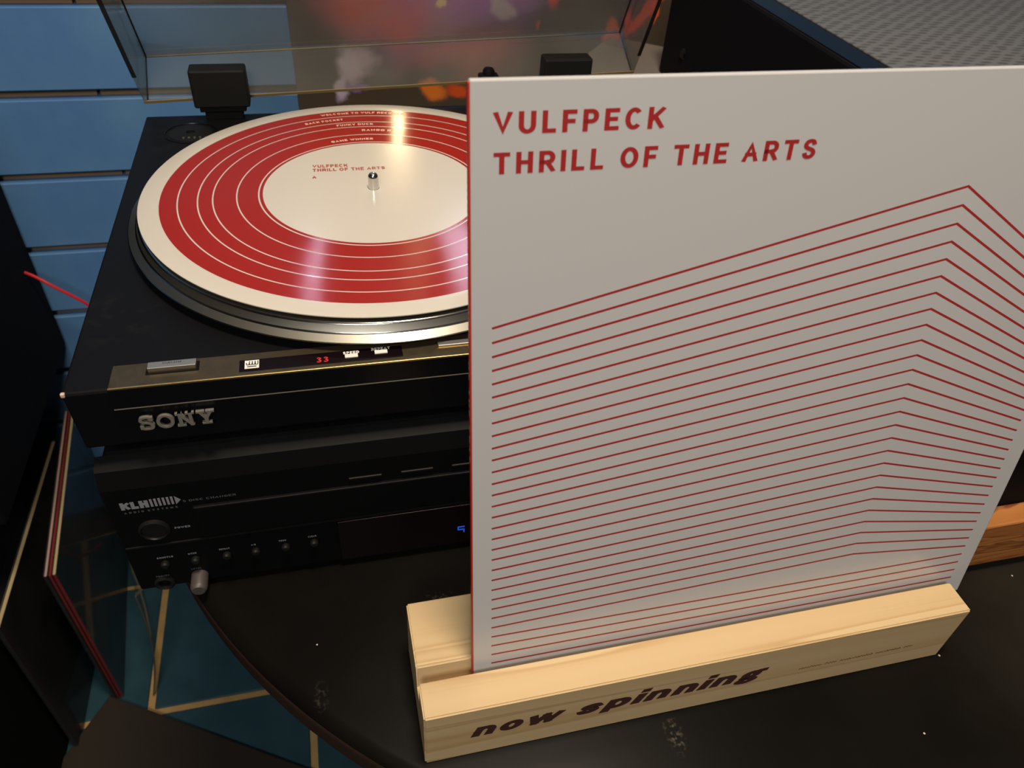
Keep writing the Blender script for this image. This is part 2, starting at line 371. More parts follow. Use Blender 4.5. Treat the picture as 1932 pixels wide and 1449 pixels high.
# ------------------------------------------------------------------ lettering (own stroke alphabet)
def arc(cx, cy, rx, ry, a0, a1, n=10):
    return [(cx+rx*math.cos(math.radians(a0+(a1-a0)*i/n)), cy+ry*math.sin(math.radians(a0+(a1-a0)*i/n))) for i in range(n+1)]
def cr2(p): return [(v.x, v.y) for v in spline([(a, b, 0) for a, b in p], 5)]
CS = cr2([(.96, .76), (.80, .95), (.5, 1), (.20, .94), (.05, .75), (.2, .59), (.5, .51), (.82, .42), (.97, .24), (.80, .06), (.5, 0), (.18, .06), (.03, .27)])
G = {
 'A': (.66, [[(0, 0), (.5, 1), (1, 0)], [(.19, .33), (.81, .33)]]),
 'B': (.60, [[(0, 0), (0, 1), (.6, 1)]+arc(.6, .77, .36, .23, 90, -90, 8)+[(0, .54)], [(0, .54), (.62, .54)]+arc(.62, .27, .38, .27, 90, -90, 8)+[(0, 0)]]),
 'C': (.64, [arc(.52, .5, .52, .5, 42, 318, 20)]),
 'D': (.64, [[(0, 0), (0, 1), (.45, 1)]+arc(.45, .5, .55, .5, 90, -90, 12)+[(0, 0)]]),
 'E': (.54, [[(1, 1), (0, 1), (0, 0), (1, 0)], [(0, .52), (.85, .52)]]),
 'F': (.52, [[(1, 1), (0, 1), (0, 0)], [(0, .49), (.85, .49)]]),
 'G': (.66, [arc(.52, .5, .52, .5, 42, 360, 22)+[(1, .48), (.55, .48)]]),
 'H': (.62, [[(0, 0), (0, 1)], [(1, 0), (1, 1)], [(0, .52), (1, .52)]]),
 'I': (.17, [[(.5, 0), (.5, 1)]]),
 'K': (.62, [[(0, 0), (0, 1)], [(1, 1), (.06, .40)], [(.36, .60), (1, 0)]]),
 'L': (.50, [[(0, 1), (0, 0), (1, 0)]]),
 'M': (.74, [[(0, 0), (0, 1), (.5, .25), (1, 1), (1, 0)]]),
 'N': (.64, [[(0, 0), (0, 1), (1, 0), (1, 1)]]),
 'O': (.70, [arc(.5, .5, .5, .5, 0, 360, 28)]),
 'P': (.58, [[(0, 0), (0, 1), (.58, 1)]+arc(.58, .72, .42, .28, 90, -90, 10)+[(0, .44)]]),
 'Q': (.70, [arc(.5, .5, .5, .5, 0, 360, 28), [(.6, .3), (1, 0)]]),
 'R': (.60, [[(0, 0), (0, 1), (.58, 1)]+arc(.58, .73, .42, .27, 90, -90, 10)+[(0, .46)], [(.52, .46), (1, 0)]]),
 'S': (.60, [CS]),
 'T': (.60, [[(0, 1), (1, 1)], [(.5, 1), (.5, 0)]]),
 'U': (.62, [[(0, 1), (0, .34)]+arc(.5, .34, .5, .34, 180, 360, 12)+[(1, 1)]]),
 'V': (.66, [[(0, 1), (.5, 0), (1, 1)]]),
 'W': (.92, [[(0, 1), (.26, 0), (.5, .9), (.74, 0), (1, 1)]]),
 'Y': (.64, [[(0, 1), (.5, .45), (1, 1)], [(.5, .45), (.5, 0)]]),
 'Z': (.60, [[(0, 1), (1, 1), (0, 0), (1, 0)]]),
 '3': (.56, [cr2([(.05, .85), (.5, 1), (.9, .78), (.5, .53), (.95, .25), (.5, 0), (.02, .16)])]),
 '5': (.56, [[(.95, 1), (.12, 1), (.05, .56)]+cr2([(.05, .56), (.5, .63), (.97, .32), (.5, 0), (.02, .12)])]),
 '-': (.35, [[(0, .5), (1, .5)]]),
 '.': (.16, [[(.5, .02), (.5, .1)]]),
}
def ribbon(pts, hx, hy, cap=True):
    """quads of a stroke drawn with an elliptical pen (half widths hx, hy)"""
    k = hy/hx; P = [Vector((a*k, b)) for a, b in pts]; h = hy
    Q = [P[0]]
    for q in P[1:]:
        if (q-Q[-1]).length > 1e-6: Q.append(q)
    P = Q; closed = len(P) > 3 and (P[0]-P[-1]).length < 1e-4
    if closed: P = P[:-1]
    n = len(P); L = []; R = []
    for i in range(n):
        a = P[i-1] if (i > 0 or closed) else None
        b = P[(i+1) % n] if (i < n-1 or closed) else None
        d0 = (P[i]-a).normalized() if a is not None else None
        d1 = (b-P[i]).normalized() if b is not None else None
        p = P[i].copy()
        if d0 is None: d0 = d1; p = p - (d1*h if cap else d1*0)
        elif d1 is None: d1 = d0; p = p + (d0*h if cap else d0*0)
        n0 = Vector((-d0.y, d0.x)); n1 = Vector((-d1.y, d1.x)); mv = n0+n1
        if mv.length < .2: mv = n0
        mv.normalize(); s = h/max(.38, mv.dot(n0))
        L.append(p+mv*s); R.append(p-mv*s)
    un = lambda v: (v.x/k, v.y)
    out = []
    for i in range(n if closed else n-1):
        j = (i+1) % n
        out.append([un(R[i]), un(R[j]), un(L[j]), un(L[i])])
    return out
class Quad(list):
    def __init__(self, q, i): super().__init__(q); self.i = i
def text_quads(s, h, stroke, wid=1.0, track=.14, stroke_y=None, space=.34, clampy=True, glyphs=G, shear=0):
    x = 0; out = []; sy = stroke_y or stroke; si = 0
    for ch in s:
        if ch == ' ': x += space*h*wid; continue
        w, strokes = glyphs[ch]; w = w*h*wid
        for st in strokes:
            pts = [(x + stroke/2 + a*(w-stroke), sy/2 + b*(h-sy)) for a, b in st]
            si += 1
            for q in ribbon(pts, stroke/2, sy/2, cap=ch not in 'SC35'):
                if clampy: q = [(a, min(h, max(0, b))) for a, b in q]
                out.append(Quad([(a+shear*b, b) for a, b in q], si))
        x += w + track*h
    return out, x - track*h
def put_quads(bm, quads, f, depth=0, fn=None, lift=0):
    """f maps (a, b) to 3D; fn gives the outward normal; depth extrudes"""
    nn = ((f(.0005, 0)-f(0, 0)).cross(f(0, .0005)-f(0, 0))).normalized()
    for q in quads:
        lift = .000007*(getattr(q, 'i', 0) % 7)
        top = [bm.verts.new(f(a, b) + nn*(depth+lift)) for a, b in q]
        try: bm.faces.new(top)
        except ValueError: continue
        if depth:
            bot = [bm.verts.new(f(a, b)) for a, b in q]
            for i in range(4):
                bm.faces.new((top[i], bot[i], bot[(i+1) % 4], top[(i+1) % 4]))
def flat_text(name, s, o, ux, uy, h, stroke, material, parent, width=None, wid=1.0, track=.14, depth=0, nrm=None, **kw):
    qs, w = text_quads(s, h, stroke, wid, track, **kw)
    k = (width/w) if width else 1
    o = Vector(o); ux = Vector(ux); uy = Vector(uy); bm = bmesh.new()
    put_quads(bm, qs, lambda a, b: o + ux*a*k + uy*b, depth, (lambda q: Vector(nrm)) if nrm else None)
    return obj(name, bm, material, parent)

# ================================================================== SETTING
ZT = -0.189            # table top
ZF = -0.908            # floor
YW = 0.500             # face of the slat wall
# floor: grout bed with single tiles
bm = bmesh.new(); box(bm, (-1.9, -2.6, ZF-.06), (2.1, .56, ZF-.003)); floor = struct(obj('floor', bm, 'grout'))
P = .236; gx = -.3720; gy = .1475; g = .0105
bm = bmesh.new(); box(bm, (g/2, g/2, -.006), (P-g/2, P-g/2, 0), .0015, seg=1)
tile = obj('tile', bm, 'tile_teal', floor); first = True
for i in range(-6, 10):
    for j in range(-11, 2):
        x = gx+i*P; y = gy+j*P
        if y > .48 or x < -1.88 or x+P > 2.09 or y < -2.58: continue
        t = tile if first else copy(tile, (0, 0, 0)); first = False
        t.location = (x, y, ZF); t.scale.y = min(1, (.518-y)/P)
# back wall of single slats
bm = bmesh.new(); box(bm, (-1.9, .520, ZF-.05), (2.1, .56, 1.75)); wall = struct(obj('wall_back', bm, 'slat_gap'))
PS = .1018; z0 = -.0115
bm = bmesh.new(); box(bm, (-1.88, YW, .0055), (2.08, .521, PS-.0055), .0012, seg=1)
slat = obj('slat', bm, 'blue_paint', wall)
for i in range(-8, 17):
    s = slat if i == -8 else copy(slat, (0, 0, 0))
    s.location = (0, 0, z0+i*PS)
bm = bmesh.new(); box(bm, (-1.88, .5125, -.0052), (-.287, .5205, .0052)); box(bm, (-.283, .5125, -.0052), (2.08, .5205, .0052))
ins = obj('slot_liner', bm, 'slat_insert', wall)
for i in range(-8, 17):
    s = ins if i == -8 else copy(ins, (0, 0, 0)); s.location = (.0 if i % 2 else .002, 0, z0+i*PS)
bm = bmesh.new(); box(bm, (-1.96, -2.66, ZF-.05), (-1.9, .56, 1.75)); struct(obj('wall_left', bm, 'plaster'))
bm = bmesh.new(); box(bm, (2.1, -2.66, ZF-.05), (2.16, .56, 1.75)); struct(obj('wall_right', bm, 'plaster'))
bm = bmesh.new(); box(bm, (-1.9, -2.66, ZF-.05), (2.1, -2.6, 1.75)); struct(obj('wall_front', bm, 'plaster'))
bm = bmesh.new(); box(bm, (-1.96, -2.66, 1.75), (2.16, .56, 1.81)); struct(obj('ceiling', bm, 'ceiling_paint'))

# ================================================================== ROUND TABLE
TC = (.2525, .0348)
t = thing('round_table', 'round black pedestal table with worn dusty top carrying the stereo and display stand', 'table', (TC[0], TC[1], ZF))
bm = bmesh.new(); r = .4466; th = .027
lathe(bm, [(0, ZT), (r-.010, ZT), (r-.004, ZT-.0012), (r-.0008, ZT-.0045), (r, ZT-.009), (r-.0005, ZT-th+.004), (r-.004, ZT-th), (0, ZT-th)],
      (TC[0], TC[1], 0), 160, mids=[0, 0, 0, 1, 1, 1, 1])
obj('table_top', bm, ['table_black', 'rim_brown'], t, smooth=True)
bm = bmesh.new(); lathe(bm, [(0, ZT-th), (.085, ZT-th), (.085, ZT-th-.008), (.036, ZT-th-.02), (.034, ZF+.06), (.05, ZF+.035), (0, ZF+.035)], (TC[0], TC[1], 0), 40)
obj('pedestal', bm, 'iron', t, smooth=True)
bm = bmesh.new(); lathe(bm, [(0, ZF+.035), (.06, ZF+.034), (.15, ZF+.022), (.19, ZF+.012), (.195, ZF), (0, ZF)], (TC[0], TC[1], 0), 64)
obj('foot_plate', bm, 'iron', t, smooth=True)

# ================================================================== DISC CHANGER (under the turntable)
KF = -.170             # its face
kt = thing('disc_changer', 'black disc changer with small round buttons under the record player', 'disc player', (.045, 0, ZT))
kl, kr, kb, ktp = -.173, .260, -.184, -.0735
bm = bmesh.new(); box(bm, (kl+.003, KF+.012, kb+.002), (kr-.003, .165, ktp), .003); obj('case', bm, 'black_plastic', kt)
bm = bmesh.new()
prof = [(KF+.012, kb), (KF+.001, kb), (KF, kb+.002), (KF, -.090), (KF+.0035, -.078), (KF+.012, ktp)]
A = [bm.verts.new((kl, y, z)) for y, z in prof]; B = [bm.verts.new((kr, y, z)) for y, z in prof]
bm.faces.new(A); bm.faces.new(B[::-1])
for i in range(6): bm.faces.new((A[i], B[i], B[(i+1) % 6], A[(i+1) % 6]))
front = obj('front_panel', bm, 'face_black', kt)
# disc tray door, lower control panel, display window: shallow raised plates
bm = bmesh.new(); box(bm, (-.128, KF-.0022, -.1375), (.205, KF+.002, -.1105), .0008); obj('tray_door', bm, 'face_black', kt)
bm = bmesh.new(); box(bm, (-.0478, KF-.0016, -.1815), (.12, KF+.002, -.1425), .0006); dw = obj('display_window', bm, 'window_black', kt)
bm = bmesh.new(); box(bm, (-.172, KF-.0008, -.1415), (kr-.001, KF+.002, -.1404)); obj('trim_line', bm, 'slot_grey', kt)
bm = bmesh.new()
for a, b in (((.0303, -.1640), (.0351, -.1648)), ((.0303, -.1640), (.0311, -.1672)), ((.0303, -.1668), (.0351, -.1676)), ((.0343, -.1668), (.0351, -.1704))):
    box(bm, (a[0], KF-.0019, b[1]), (b[0], KF-.0014, a[1]))
obj('display_digit', bm, 'led_blue', dw)
bm = bmesh.new(); lathe(bm, [(.0088, -.001), (.0088, .0012), (.0074, .0020), (.0070, .0008), (0, .0008)], (-.1525, KF, -.1268), 36, axis='Y'); obj('power_button', bm, 'slot_grey', kt, smooth=True)
bm = bmesh.new(); lathe(bm, [(.0027, -.001), (.0027, .0022), (.0018, .0032), (0, .0034)], (0, 0, 0), 20, axis='Y')
btn = obj('button', bm, 'slot_grey', kt, smooth=True)
for i, x in enumerate((-.1538, -.1359, -.1172, -.0996, -.0813, -.0635)):
    b = btn if i == 0 else copy(btn, (0, 0, 0)); b.location = Vector((x, KF, -.1598)) - off(kt)
bm = bmesh.new(); lathe(bm, [(.0062, -.001), (.0062, .0014), (.0048, .0022), (.0034, .0014), (.0032, -.002), (0, -.002)], (-.1582, KF, -.1806+.002), 28, axis='Y'); obj('phones_jack', bm, 'slot_grey', kt, smooth=True)
bm = bmesh.new(); lathe(bm, [(.0052, -.001), (.0052, .010), (.0046, .0118), (.0038, .0125), (0, .0125)], (-.1366, KF, -.1765), 28, axis='Y'); obj('level_knob', bm, 'knob_grey', kt, smooth=True)['label'] = 'small grey level knob'
bm = bmesh.new(); box(bm, (-.0372, KF-.0010, -.1053), (-.0172, KF+.002, -.1036), .0004)
sb = obj('disc_button', bm, 'slot_grey', kt)
for k in range(1, 5): copy(sb, (.0316*k, 0, 0))
X, Z3, NY = (1, 0, 0), (0, 0, 1), (0, -1, 0)
yk = KF-.0003
qs, w = text_quads('KLH', .0062, .0021, 1.28, .10); bm = bmesh.new()
put_quads(bm, qs, lambda a, b: Vector((-.1655+a, yk, -.1065+b)))
x = -.1655+w+.0009
for k in range(6): box(bm, (x+k*.00225, yk, -.1065), (x+k*.00225+.0013, yk+.0002, -.1003)); 
x += 6*.00225
v = [bm.verts.new(c) for c in ((x, yk, -.1070), (x+.0032, yk, -.1034), (x, yk, -.0998))]; bm.faces.new(v)
obj('maker_mark', bm, 'print_grey', front)
flat_text('lettering', 'AUDIO SYSTEMS', (-.1648, yk, -.1100), X, Z3, .0016, .0004, 'print_dim', front, width=.029, track=.5)
flat_text('lettering', '5 DISC CHANGER', (-.1322, yk, -.1060), X, Z3, .0017, .0003, 'print_dim', front, width=.0295)
flat_text('lettering', 'POWER', (-.1415, yk, -.1285), X, Z3, .0017, .0004, 'print_grey', front, width=.0088)
for s, xx in (('SHUFFLE', -.1575), ('INTRO', -.1392), ('REPEAT', -.1210), ('A-B', -.1018), ('PROG', -.0848), ('CLEAR', -.0668)):
    flat_text('lettering', s, (xx, yk, -.1545), X, Z3, .0015, .00035, 'print_grey', front, width=.0095 if s == 'SHUFFLE' else None)
flat_text('lettering', 'PHONES', (-.1620, yk, -.1724), X, Z3, .0014, .00035, 'print_dim', front, width=.0080)
flat_text('lettering', 'LEVEL', (-.1405, yk, -.1698), X, Z3, .0014, .0003, 'print_dim', front, width=.0062)
bm = bmesh.new(); lathe(bm, [(0, ZT), (.012, ZT), (.012, kb+.003), (0, kb+.003)], (0, 0, 0), 24)
ft = obj('foot', bm, 'black_rubber', kt, smooth=True)
for i, (fx, fy) in enumerate(((-.03, -.13), (.225, -.13), (-.03, .13), (.225, .13))):
    f = ft if i == 0 else copy(ft, (0, 0, 0)); f.location = Vector((fx, fy, 0)) - off(kt)

# ================================================================== TURNTABLE
tt = thing('turntable', 'black record player with open clear lid and red and white disc', 'record player', (.043, .01, ktp))
xl, xr, yf, yb, zt, zb = -.1722, .2590, -.1680, .1870, -.0186, -.0605
bm = bmesh.new(); box(bm, (xl, yf, zb), (xr, yb, zt), .0016)
for v in bm.verts:       # the sides lean in a little towards the bottom
    if v.co.z < -.04: v.co.y += .003 if v.co.y < 0 else -.003
obj('plinth', bm, 'deck_black', tt)
bm = bmesh.new(); box(bm, (xl, yf-.0004, zt-.0022), (xl+.0022, yf+.0018, zt+.0003), .0006); obj('worn_corner', bm, 'pink_edge', tt)['label'] = 'chipped pale corner'
bm = bmesh.new(); lathe(bm, [(0, ktp), (.016, ktp), (.018, zb+.001), (0, zb+.001)], (0, 0, 0), 24)
ft = obj('foot', bm, 'black_rubber', tt, smooth=True)
for i, (fx, fy) in enumerate(((-.135, -.12), (.222, -.12), (-.135, .14), (.222, .14))):
    f = ft if i == 0 else copy(ft, (0, 0, 0)); f.location = Vector((fx, fy, 0)) - off(tt)
# control strip
bm = bmesh.new(); box(bm, (-.1500, -.1688, -.0312), (.2370, -.1496, zt+.0010), .0005); strip = obj('control_strip', bm, 'bronze_strip', tt)
bm = bmesh.new(); box(bm, (-.1500, -.1691, -.0308), (.2370, -.1683, zt+.0002)); obj('strip_front', bm, 'gloss_black', strip)
bm = bmesh.new(); box(bm, (-.1500, -.1690, zt+.0001), (.2370, -.1679, zt+.0013), .0003); obj('gold_edge', bm, 'gold_edge', strip)
bm = bmesh.new(); box(bm, (-.1500, -.16925, -.0315), (.2370, -.1685, -.0310)); obj('lower_edge', bm, 'badge_metal', strip)
zs = zt+.0010
def button(x0, x1, y0, y1, h, frame=False):
    bm = bmesh.new(); box(bm, (x0, y0, zs-.001), (x1, y1, zs+h), .0004)
    for f in bm.faces:
        f.material_index = 0 if f.normal.z > .7 else 1
    o = obj('push_button', bm, ['silver_button', 'silver_side'], strip)
    bm = bmesh.new(); m = .0011
    box(bm, (x0-m, y0-m, zs-.001), (x1+m, y1+m, zs+.00025)); obj('button_frame', bm, 'gold_edge' if frame else 'black_plastic', strip)
    return o
b1 = button(-.1318, -.1078, -.1590, -.1535, .0032)
flat_text('lettering', 'START-STOP', (-.1245, -.1560, zs+.0034), X, (0, 1, 0), .0012, .0003, 'print_dim', b1, width=.0095)
button(.0195, .0440, -.1602, -.1562, .0012, True)
bm = bmesh.new(); box(bm, (-.0865, -.1652, zs-.0005), (-.0005, -.1557, zs+.0004), .0002); dw = obj('display_window', bm, 'window_black', strip)
zd = zs+.0006
bm = bmesh.new(); box(bm, (-.0837, -.1634, zs), (-.0764, -.1567, zd)); chip = obj('maker_badge', bm, 'print_bright', dw)
bm = bmesh.new()
for k in range(4):
    pts = spline([(-.0828+.0015*k, -.1590, 0), (-.0826+.0015*k, -.1605, 0), (-.0816+.0015*k, -.1604, 0), (-.0812+.0014*k, -.1578, 0)], 5)
    put_quads(bm, ribbon([(p.x, p.y) for p in pts], .00022, .00022), lambda a, b: Vector((a, b, zd+.0002)))
box(bm, (-.0824, -.1623, zd), (-.0777, -.1618, zd+.0002))
obj('badge_print', bm, 'window_black', dw)
flat_text('speed_digits', '33', (-.0469, -.1641, zd), X, (0, 1, 0), .0044, .0007, 'led_red', dw, width=.0066)
for s, x0, x1, y1 in (('SPEED', -.0325, -.0238, -.1584), ('REPEAT', -.0172, -.0070, -.1574)):
    flat_text('lettering', s, (x0, y1-.0008, zd), X, (.0, 1, 0), .0022, .0005, 'print_bright', dw, width=x1-x0)
    c = (x0+x1)/2; bm = bmesh.new(); box(bm, (c-.0035, y1-.0040, zs), (c+.0035, y1-.0013, zd+.0005), .0002); obj('touch_key', bm, 'print_bright', dw)
# raised badge: slab letters
S_SONY = {
 'S': (1.05, [cr2([(.90, .74), (.76, .96), (.46, 1), (.14, .94), (.07, .74), (.26, .58), (.55, .52), (.86, .42), (.95, .22), (.80, .03), (.48, 0), (.16, .04), (.05, .26)]), [(.93, .70), (.93, 1)], [(.04, 0), (.04, .30)]]),
 'O': (1.20, [arc(.5, .5, .5, .5, 0, 360, 30)]),
 'N': (1.28, [[(.16, 0), (.16, 1)], [(.16, 1), (.84, 0)], [(.84, 0), (.84, 1)], [(0, 0), (.34, 0)], [(.66, 1), (1, 1)], [(0, 1), (.2, 1)]]),
 'Y': (1.24, [[(.14, 1), (.5, .42)], [(.86, 1), (.5, .42)], [(.5, .45), (.5, 0)], [(0, 1), (.34, 1)], [(.66, 1), (1, 1)], [(.28, 0), (.72, 0)]]),
}
qs, w = text_quads('SONY', .0092, .0018, .80, .10, stroke_y=.0012, glyphs=S_SONY)
bm = bmesh.new(); k = .0382/w
put_quads(bm, qs, lambda a, b: Vector((-.1408+a*k, yf-.0002, -.0468+b)), .0019, lambda q: Vector((0, -1, 0)))
obj('maker_badge', bm, 'badge_metal', tt)
# adapter well with the 45 rpm adapter in it
bm = bmesh.new(); lathe(bm, [(.0205, zt+.0003), (.0195, zt+.0006), (.0188, zt-.0004), (.0185, zt-.006), (0, zt-.006)], (-.134, .1490, 0), 48); obj('adapter_well', bm, 'gloss_black', tt, smooth=True)
bm = bmesh.new(); lathe(bm, [(.017, zt-.0055), (.0165, zt+.0002), (.006, zt+.0009), (.0035, zt+.0009), (.0035, zt-.004), (0, zt-.004)], (-.134, .1490, 0), 40)
ad = obj('adapter', bm, 'slot_grey', tt, smooth=True)
bm = bmesh.new()
for k in range(5):
    a = -.1395+.0042*k; box(bm, (a, .1385, zt+.0006), (a+.0016, .1393, zt+.0011))
obj('brass_contact', bm, 'gold_edge', ad)
# platter, mat, spindle
bm = bmesh.new()
lathe(bm, [(0, -.0035), (.1505, -.0035), (.1515, -.0038), (.1522, -.0046), (.1535, -.0088), (.1545, -.0096), (.1590, -.0117), (.1595, -.0121), (.1588, -.0129), (.1500, -.0150), (0, -.0150)],
      n=192, mids=[0, 1, 1, 0, 1, 0, 1, 0, 0, 0])
platter = obj('platter', bm, ['satin_alu', 'bright_alu'], tt, smooth=True)
bm = bmesh.new(); lathe(bm, [(0, -.0014), (.1470, -.0014), (.1478, -.0018), (.1478, -.0035), (0, -.0035)], n=128); obj('slip_mat', bm, 'black_rubber', tt, smooth=True)
bm = bmesh.new(); lathe(bm, [(.00355, -.003), (.00355, .0080), (.0033, .0094), (.0025, .0106), (.0013, .0113), (0, .0115)], n=28); obj('spindle', bm, 'chrome', tt, smooth=True)
# tone arm at the right of the platter
tx, ty = .212, .112
bm = bmesh.new(); lathe(bm, [(0, zt), (.030, zt), (.030, zt+.006), (.027, zt+.008), (.015, zt+.010), (.013, zt+.024), (0, zt+.025)], (tx, ty, 0), 40); ta = obj('tone_arm', bm, 'black_plastic', tt, smooth=True)
bm = bmesh.new(); tube(bm, spline([(tx, ty+.052, zt+.019), (tx, ty, zt+.019), (tx+.004, ty-.10, zt+.016), (tx-.002, ty-.17, zt+.014), (tx-.012, ty-.215, zt+.012)], 8), .0032); obj('arm_tube', bm, 'bright_alu', ta, smooth=True)
bm = bmesh.new(); lathe(bm, [(0, 0), (.013, 0), (.014, .002), (.014, .021), (.013, .023), (0, .023)], (tx, ty+.057, zt+.019), 32, axis='Y'); obj('counterweight', bm, 'matte_black', ta, smooth=True)
bm = bmesh.new(); box(bm, (tx-.022, ty-.250, zt+.005), (tx-.006, ty-.212, zt+.014), .002); obj('head_shell', bm, 'matte_black', ta)
bm = bmesh.new(); box(bm, (tx-.006, ty-.13, zt), (tx+.010, ty-.118, zt+.015), .0015); obj('arm_rest', bm, 'matte_black', ta)
# small post behind the platter
bm = bmesh.new(); box(bm, (.1078, .1660, zt), (.1250, .1780, .0155), .0015); lathe(bm, [(0, .0150), (.0052, .0150), (.0052, .0185), (.0040, .0205), (0, .0208)], (.1163, .172, 0), 24)
obj('cue_post', bm, 'matte_black', tt, smooth=True)
# hinges
for hx in (-.1085, .1895):
    dz = (hx+.1085)/.298*.004
    bm = bmesh.new(); box(bm, (hx-.0222, .1730, -.0085+dz), (hx+.0222, .1905, .0225+dz), .0018)
    h = obj('hinge', bm, 'hinge_black', tt)
    bm = bmesh.new(); box(bm, (hx-.0150, .1750, zt-.0005), (hx+.0150, .1890, -.0080+dz), .001); box(bm, (hx-.0185, .1742, -.0122+dz), (hx+.0185, .1895, -.0078+dz), .001)
    obj('hinge_leg', bm, 'matte_black', h)
# clear lid, open
roll = math.atan2(.0163, .430); wl = .4306
ex = Vector((math.cos(roll), 0, math.sin(roll)))
u0 = Vector((0, -.482, .876)); n0 = Vector((0, .876, .482))
Rr = Matrix.Rotation(-roll, 3, 'Y'); eu = Rr @ u0; en = Rr @ n0
O = Vector((-.1713, .190, -.009))
LT = lambda c: O + ex*c.x + eu*c.y + en*c.z
bm = bmesh.new(); D = .049; Ht = .362; tk = .0030
def sheet(a, b): box(bm, a, b, 0, 0, LT)
sheet((0, 0, 0), (wl, tk, D)); sheet((0, Ht-tk, 0), (wl, Ht, D))
sheet((0, tk, 0), (tk, Ht-tk, D)); sheet((wl-tk, tk, 0), (wl, Ht-tk, D))
sheet((tk, tk, D-tk), (wl-tk, Ht-tk, D))
bm.normal_update(); lid = obj('lid', bm, ['acrylic'], tt); lid['label'] = 'clear acrylic lid standing open'
bm = bmesh.new(); e = .0004
box(bm, (0, 0, -e), (wl, tk, 0), 0, 0, LT)
obj('lid_rim', bm, 'lid_edge', lid)
bm = bmesh.new()
box(bm, (-e, .03, -e), (tk, Ht, 0), 0, 0, LT); obj('lid_rim', bm, 'acrylic_dark_edge', lid)
bm = bmesh.new(); box(bm, (wl-tk, .022, -e), (wl+e, Ht, 0), 0, 0, LT)
obj('lid_rim', bm, 'acrylic_dark_edge', lid)
bm = bmesh.new()
box(bm, (tk, tk, D-tk-.0010), (wl-tk, tk+.0009, D-tk), 0, 0, LT)
obj('lid_seam', bm, 'acrylic_edge', lid)
for a, b in (((wl-tk-.0012, tk, 0), (wl-tk, tk+.0012, D-tk)), ((tk, tk, 0), (tk+.0012, tk+.0012, D-tk)),
             ((wl-tk-.0012, tk, D-tk-.0012), (wl-tk, Ht-tk, D-tk)), ((tk, tk, D-tk-.0012), (tk+.0012, Ht-tk, D-tk))):
    bm = bmesh.new(); box(bm, a, b, 0, 0, LT); obj('lid_seam', bm, 'acrylic_dark_edge', lid)

# ================================================================== RECORD ON THE PLATTER
rec = thing('vinyl_record', 'red vinyl record with cream rim and label lying on the turntable platter', 'record', (0, 0, -.0014))
rr = [(.1510, 1), (.13822, 0), (.1276, 1), (.1267, 0), (.1152, 1), (.1143, 0), (.1058, 1), (.1049, 0), (.0907, 1), (.0898, 0), (.0767, 1), (.0757, 0), (.07363, 2)]
prof = [(.1496, -.0012), (.1510, -.0009), (.1510, -.0003)]; mids = [1, 1]
prof.append((.1503, 0)); mids.append(1)
for (r0, m0), nx in zip(rr[1:], rr[1:]):
    prof.append((r0, 0))
mids += [1] + [m for _, m in rr[1:-1]]
bm = bmesh.new(); lathe(bm, prof + [(.0736, 0)], n=192, mids=mids + [0])
lathe(bm, [(.1496, -.0012), (.004, -.0012)], n=96, mids=[1])
# printed separators are red-white; the grooves carry the red
obj('disc', bm, ['groove_red', 'cream_vinyl'], rec, smooth=True)
bm = bmesh.new(); lathe(bm, [(.0736, -.0006), (.0736, .00012), (.0038, .00012), (.0038, -.001)], n=128); lab = obj('centre_label', bm, 'cream_vinyl', rec)
zr = .0003
flat_text('lettering', 'VULFPECK', (-.0398, .0352, zr), (.9995, -.02, 0), (0, 1, 0), .0044, .0008, 'label_red', lab, width=.0246)
flat_text('lettering', 'THRILL OF THE ARTS', (-.0400, .0290, zr), (.9995, -.02, 0), (0, 1, 0), .0044, .0008, 'label_red', lab, width=.0509)
flat_text('lettering', 'A', (-.0405, .0185, zr), X, (0, 1, 0), .0040, .0009, 'label_red', lab)
bm = bmesh.new()
for s, rb, a0, a1 in (('WELCOME TO VULF RECORDS', .1314, 103, 74.3), ('BACK POCKET', .1193, 110.6, 96.2), ('FUNKY DUCK', .1083, 99.8, 84.9), ('RANGO II', .0965, 90, 77), ('GAME WINNER', .0800, 107.4, 85)):
    qs, w = text_quads(s, .0034, .0008, 1.2, .2); k = math.radians(a0-a1)/w
    put_quads(bm, qs, lambda a, b: Vector(((rb+b)*math.cos(math.radians(a0)-a*k), (rb+b)*math.sin(math.radians(a0)-a*k), .00015)))
obj('track_title', bm, 'pale_red_ink', rec)

# ================================================================== PINE DISPLAY STAND
BX, BY, BL, BD, BH = -.01217, -.31079, .33036, .0696, .05102
c_, s_ = math.cos(.00297), math.sin(.00297)
blk = lambda x, y, z: Vector((BX+c_*x-s_*y, BY+s_*x+c_*y, ZT+z))
st = thing('display_stand', 'pale pine block stand with burnt lettering now spinning on its front', 'stand', tuple(blk(BL/2, BD/2, 0)))
tn = math.tan(.154); zs_ = .0348; s1, s2 = .02037, .02924
prof = [(0, 0), (BD, 0), (BD, BH), (s2, BH), (s2-(BH-zs_)*tn, zs_), (s1-(BH-zs_)*tn, zs_), (s1, BH), (0, BH)]
bm = bmesh.new()
A = [bm.verts.new((0, y, z)) for y, z in prof]; B = [bm.verts.new((BL, y, z)) for y, z in prof]
bm.faces.new(A); bm.faces.new(B[::-1])
for i in range(8): bm.faces.new((A[i], B[i], B[(i+1) % 8], A[(i+1) % 8]))
bmesh.ops.recalc_face_normals(bm, faces=bm.faces[:])
bmesh.ops.bevel(bm, geom=[e for e in bm.edges if not (abs(e.verts[0].co.z-zs_) < 1e-5 and abs(e.verts[1].co.z-zs_) < 1e-5)], offset=.0009, segments=3, affect='EDGES')
for v in bm.verts: v.co = blk(*v.co)
obj('wood_block', bm, 'pine', st, smooth=True)
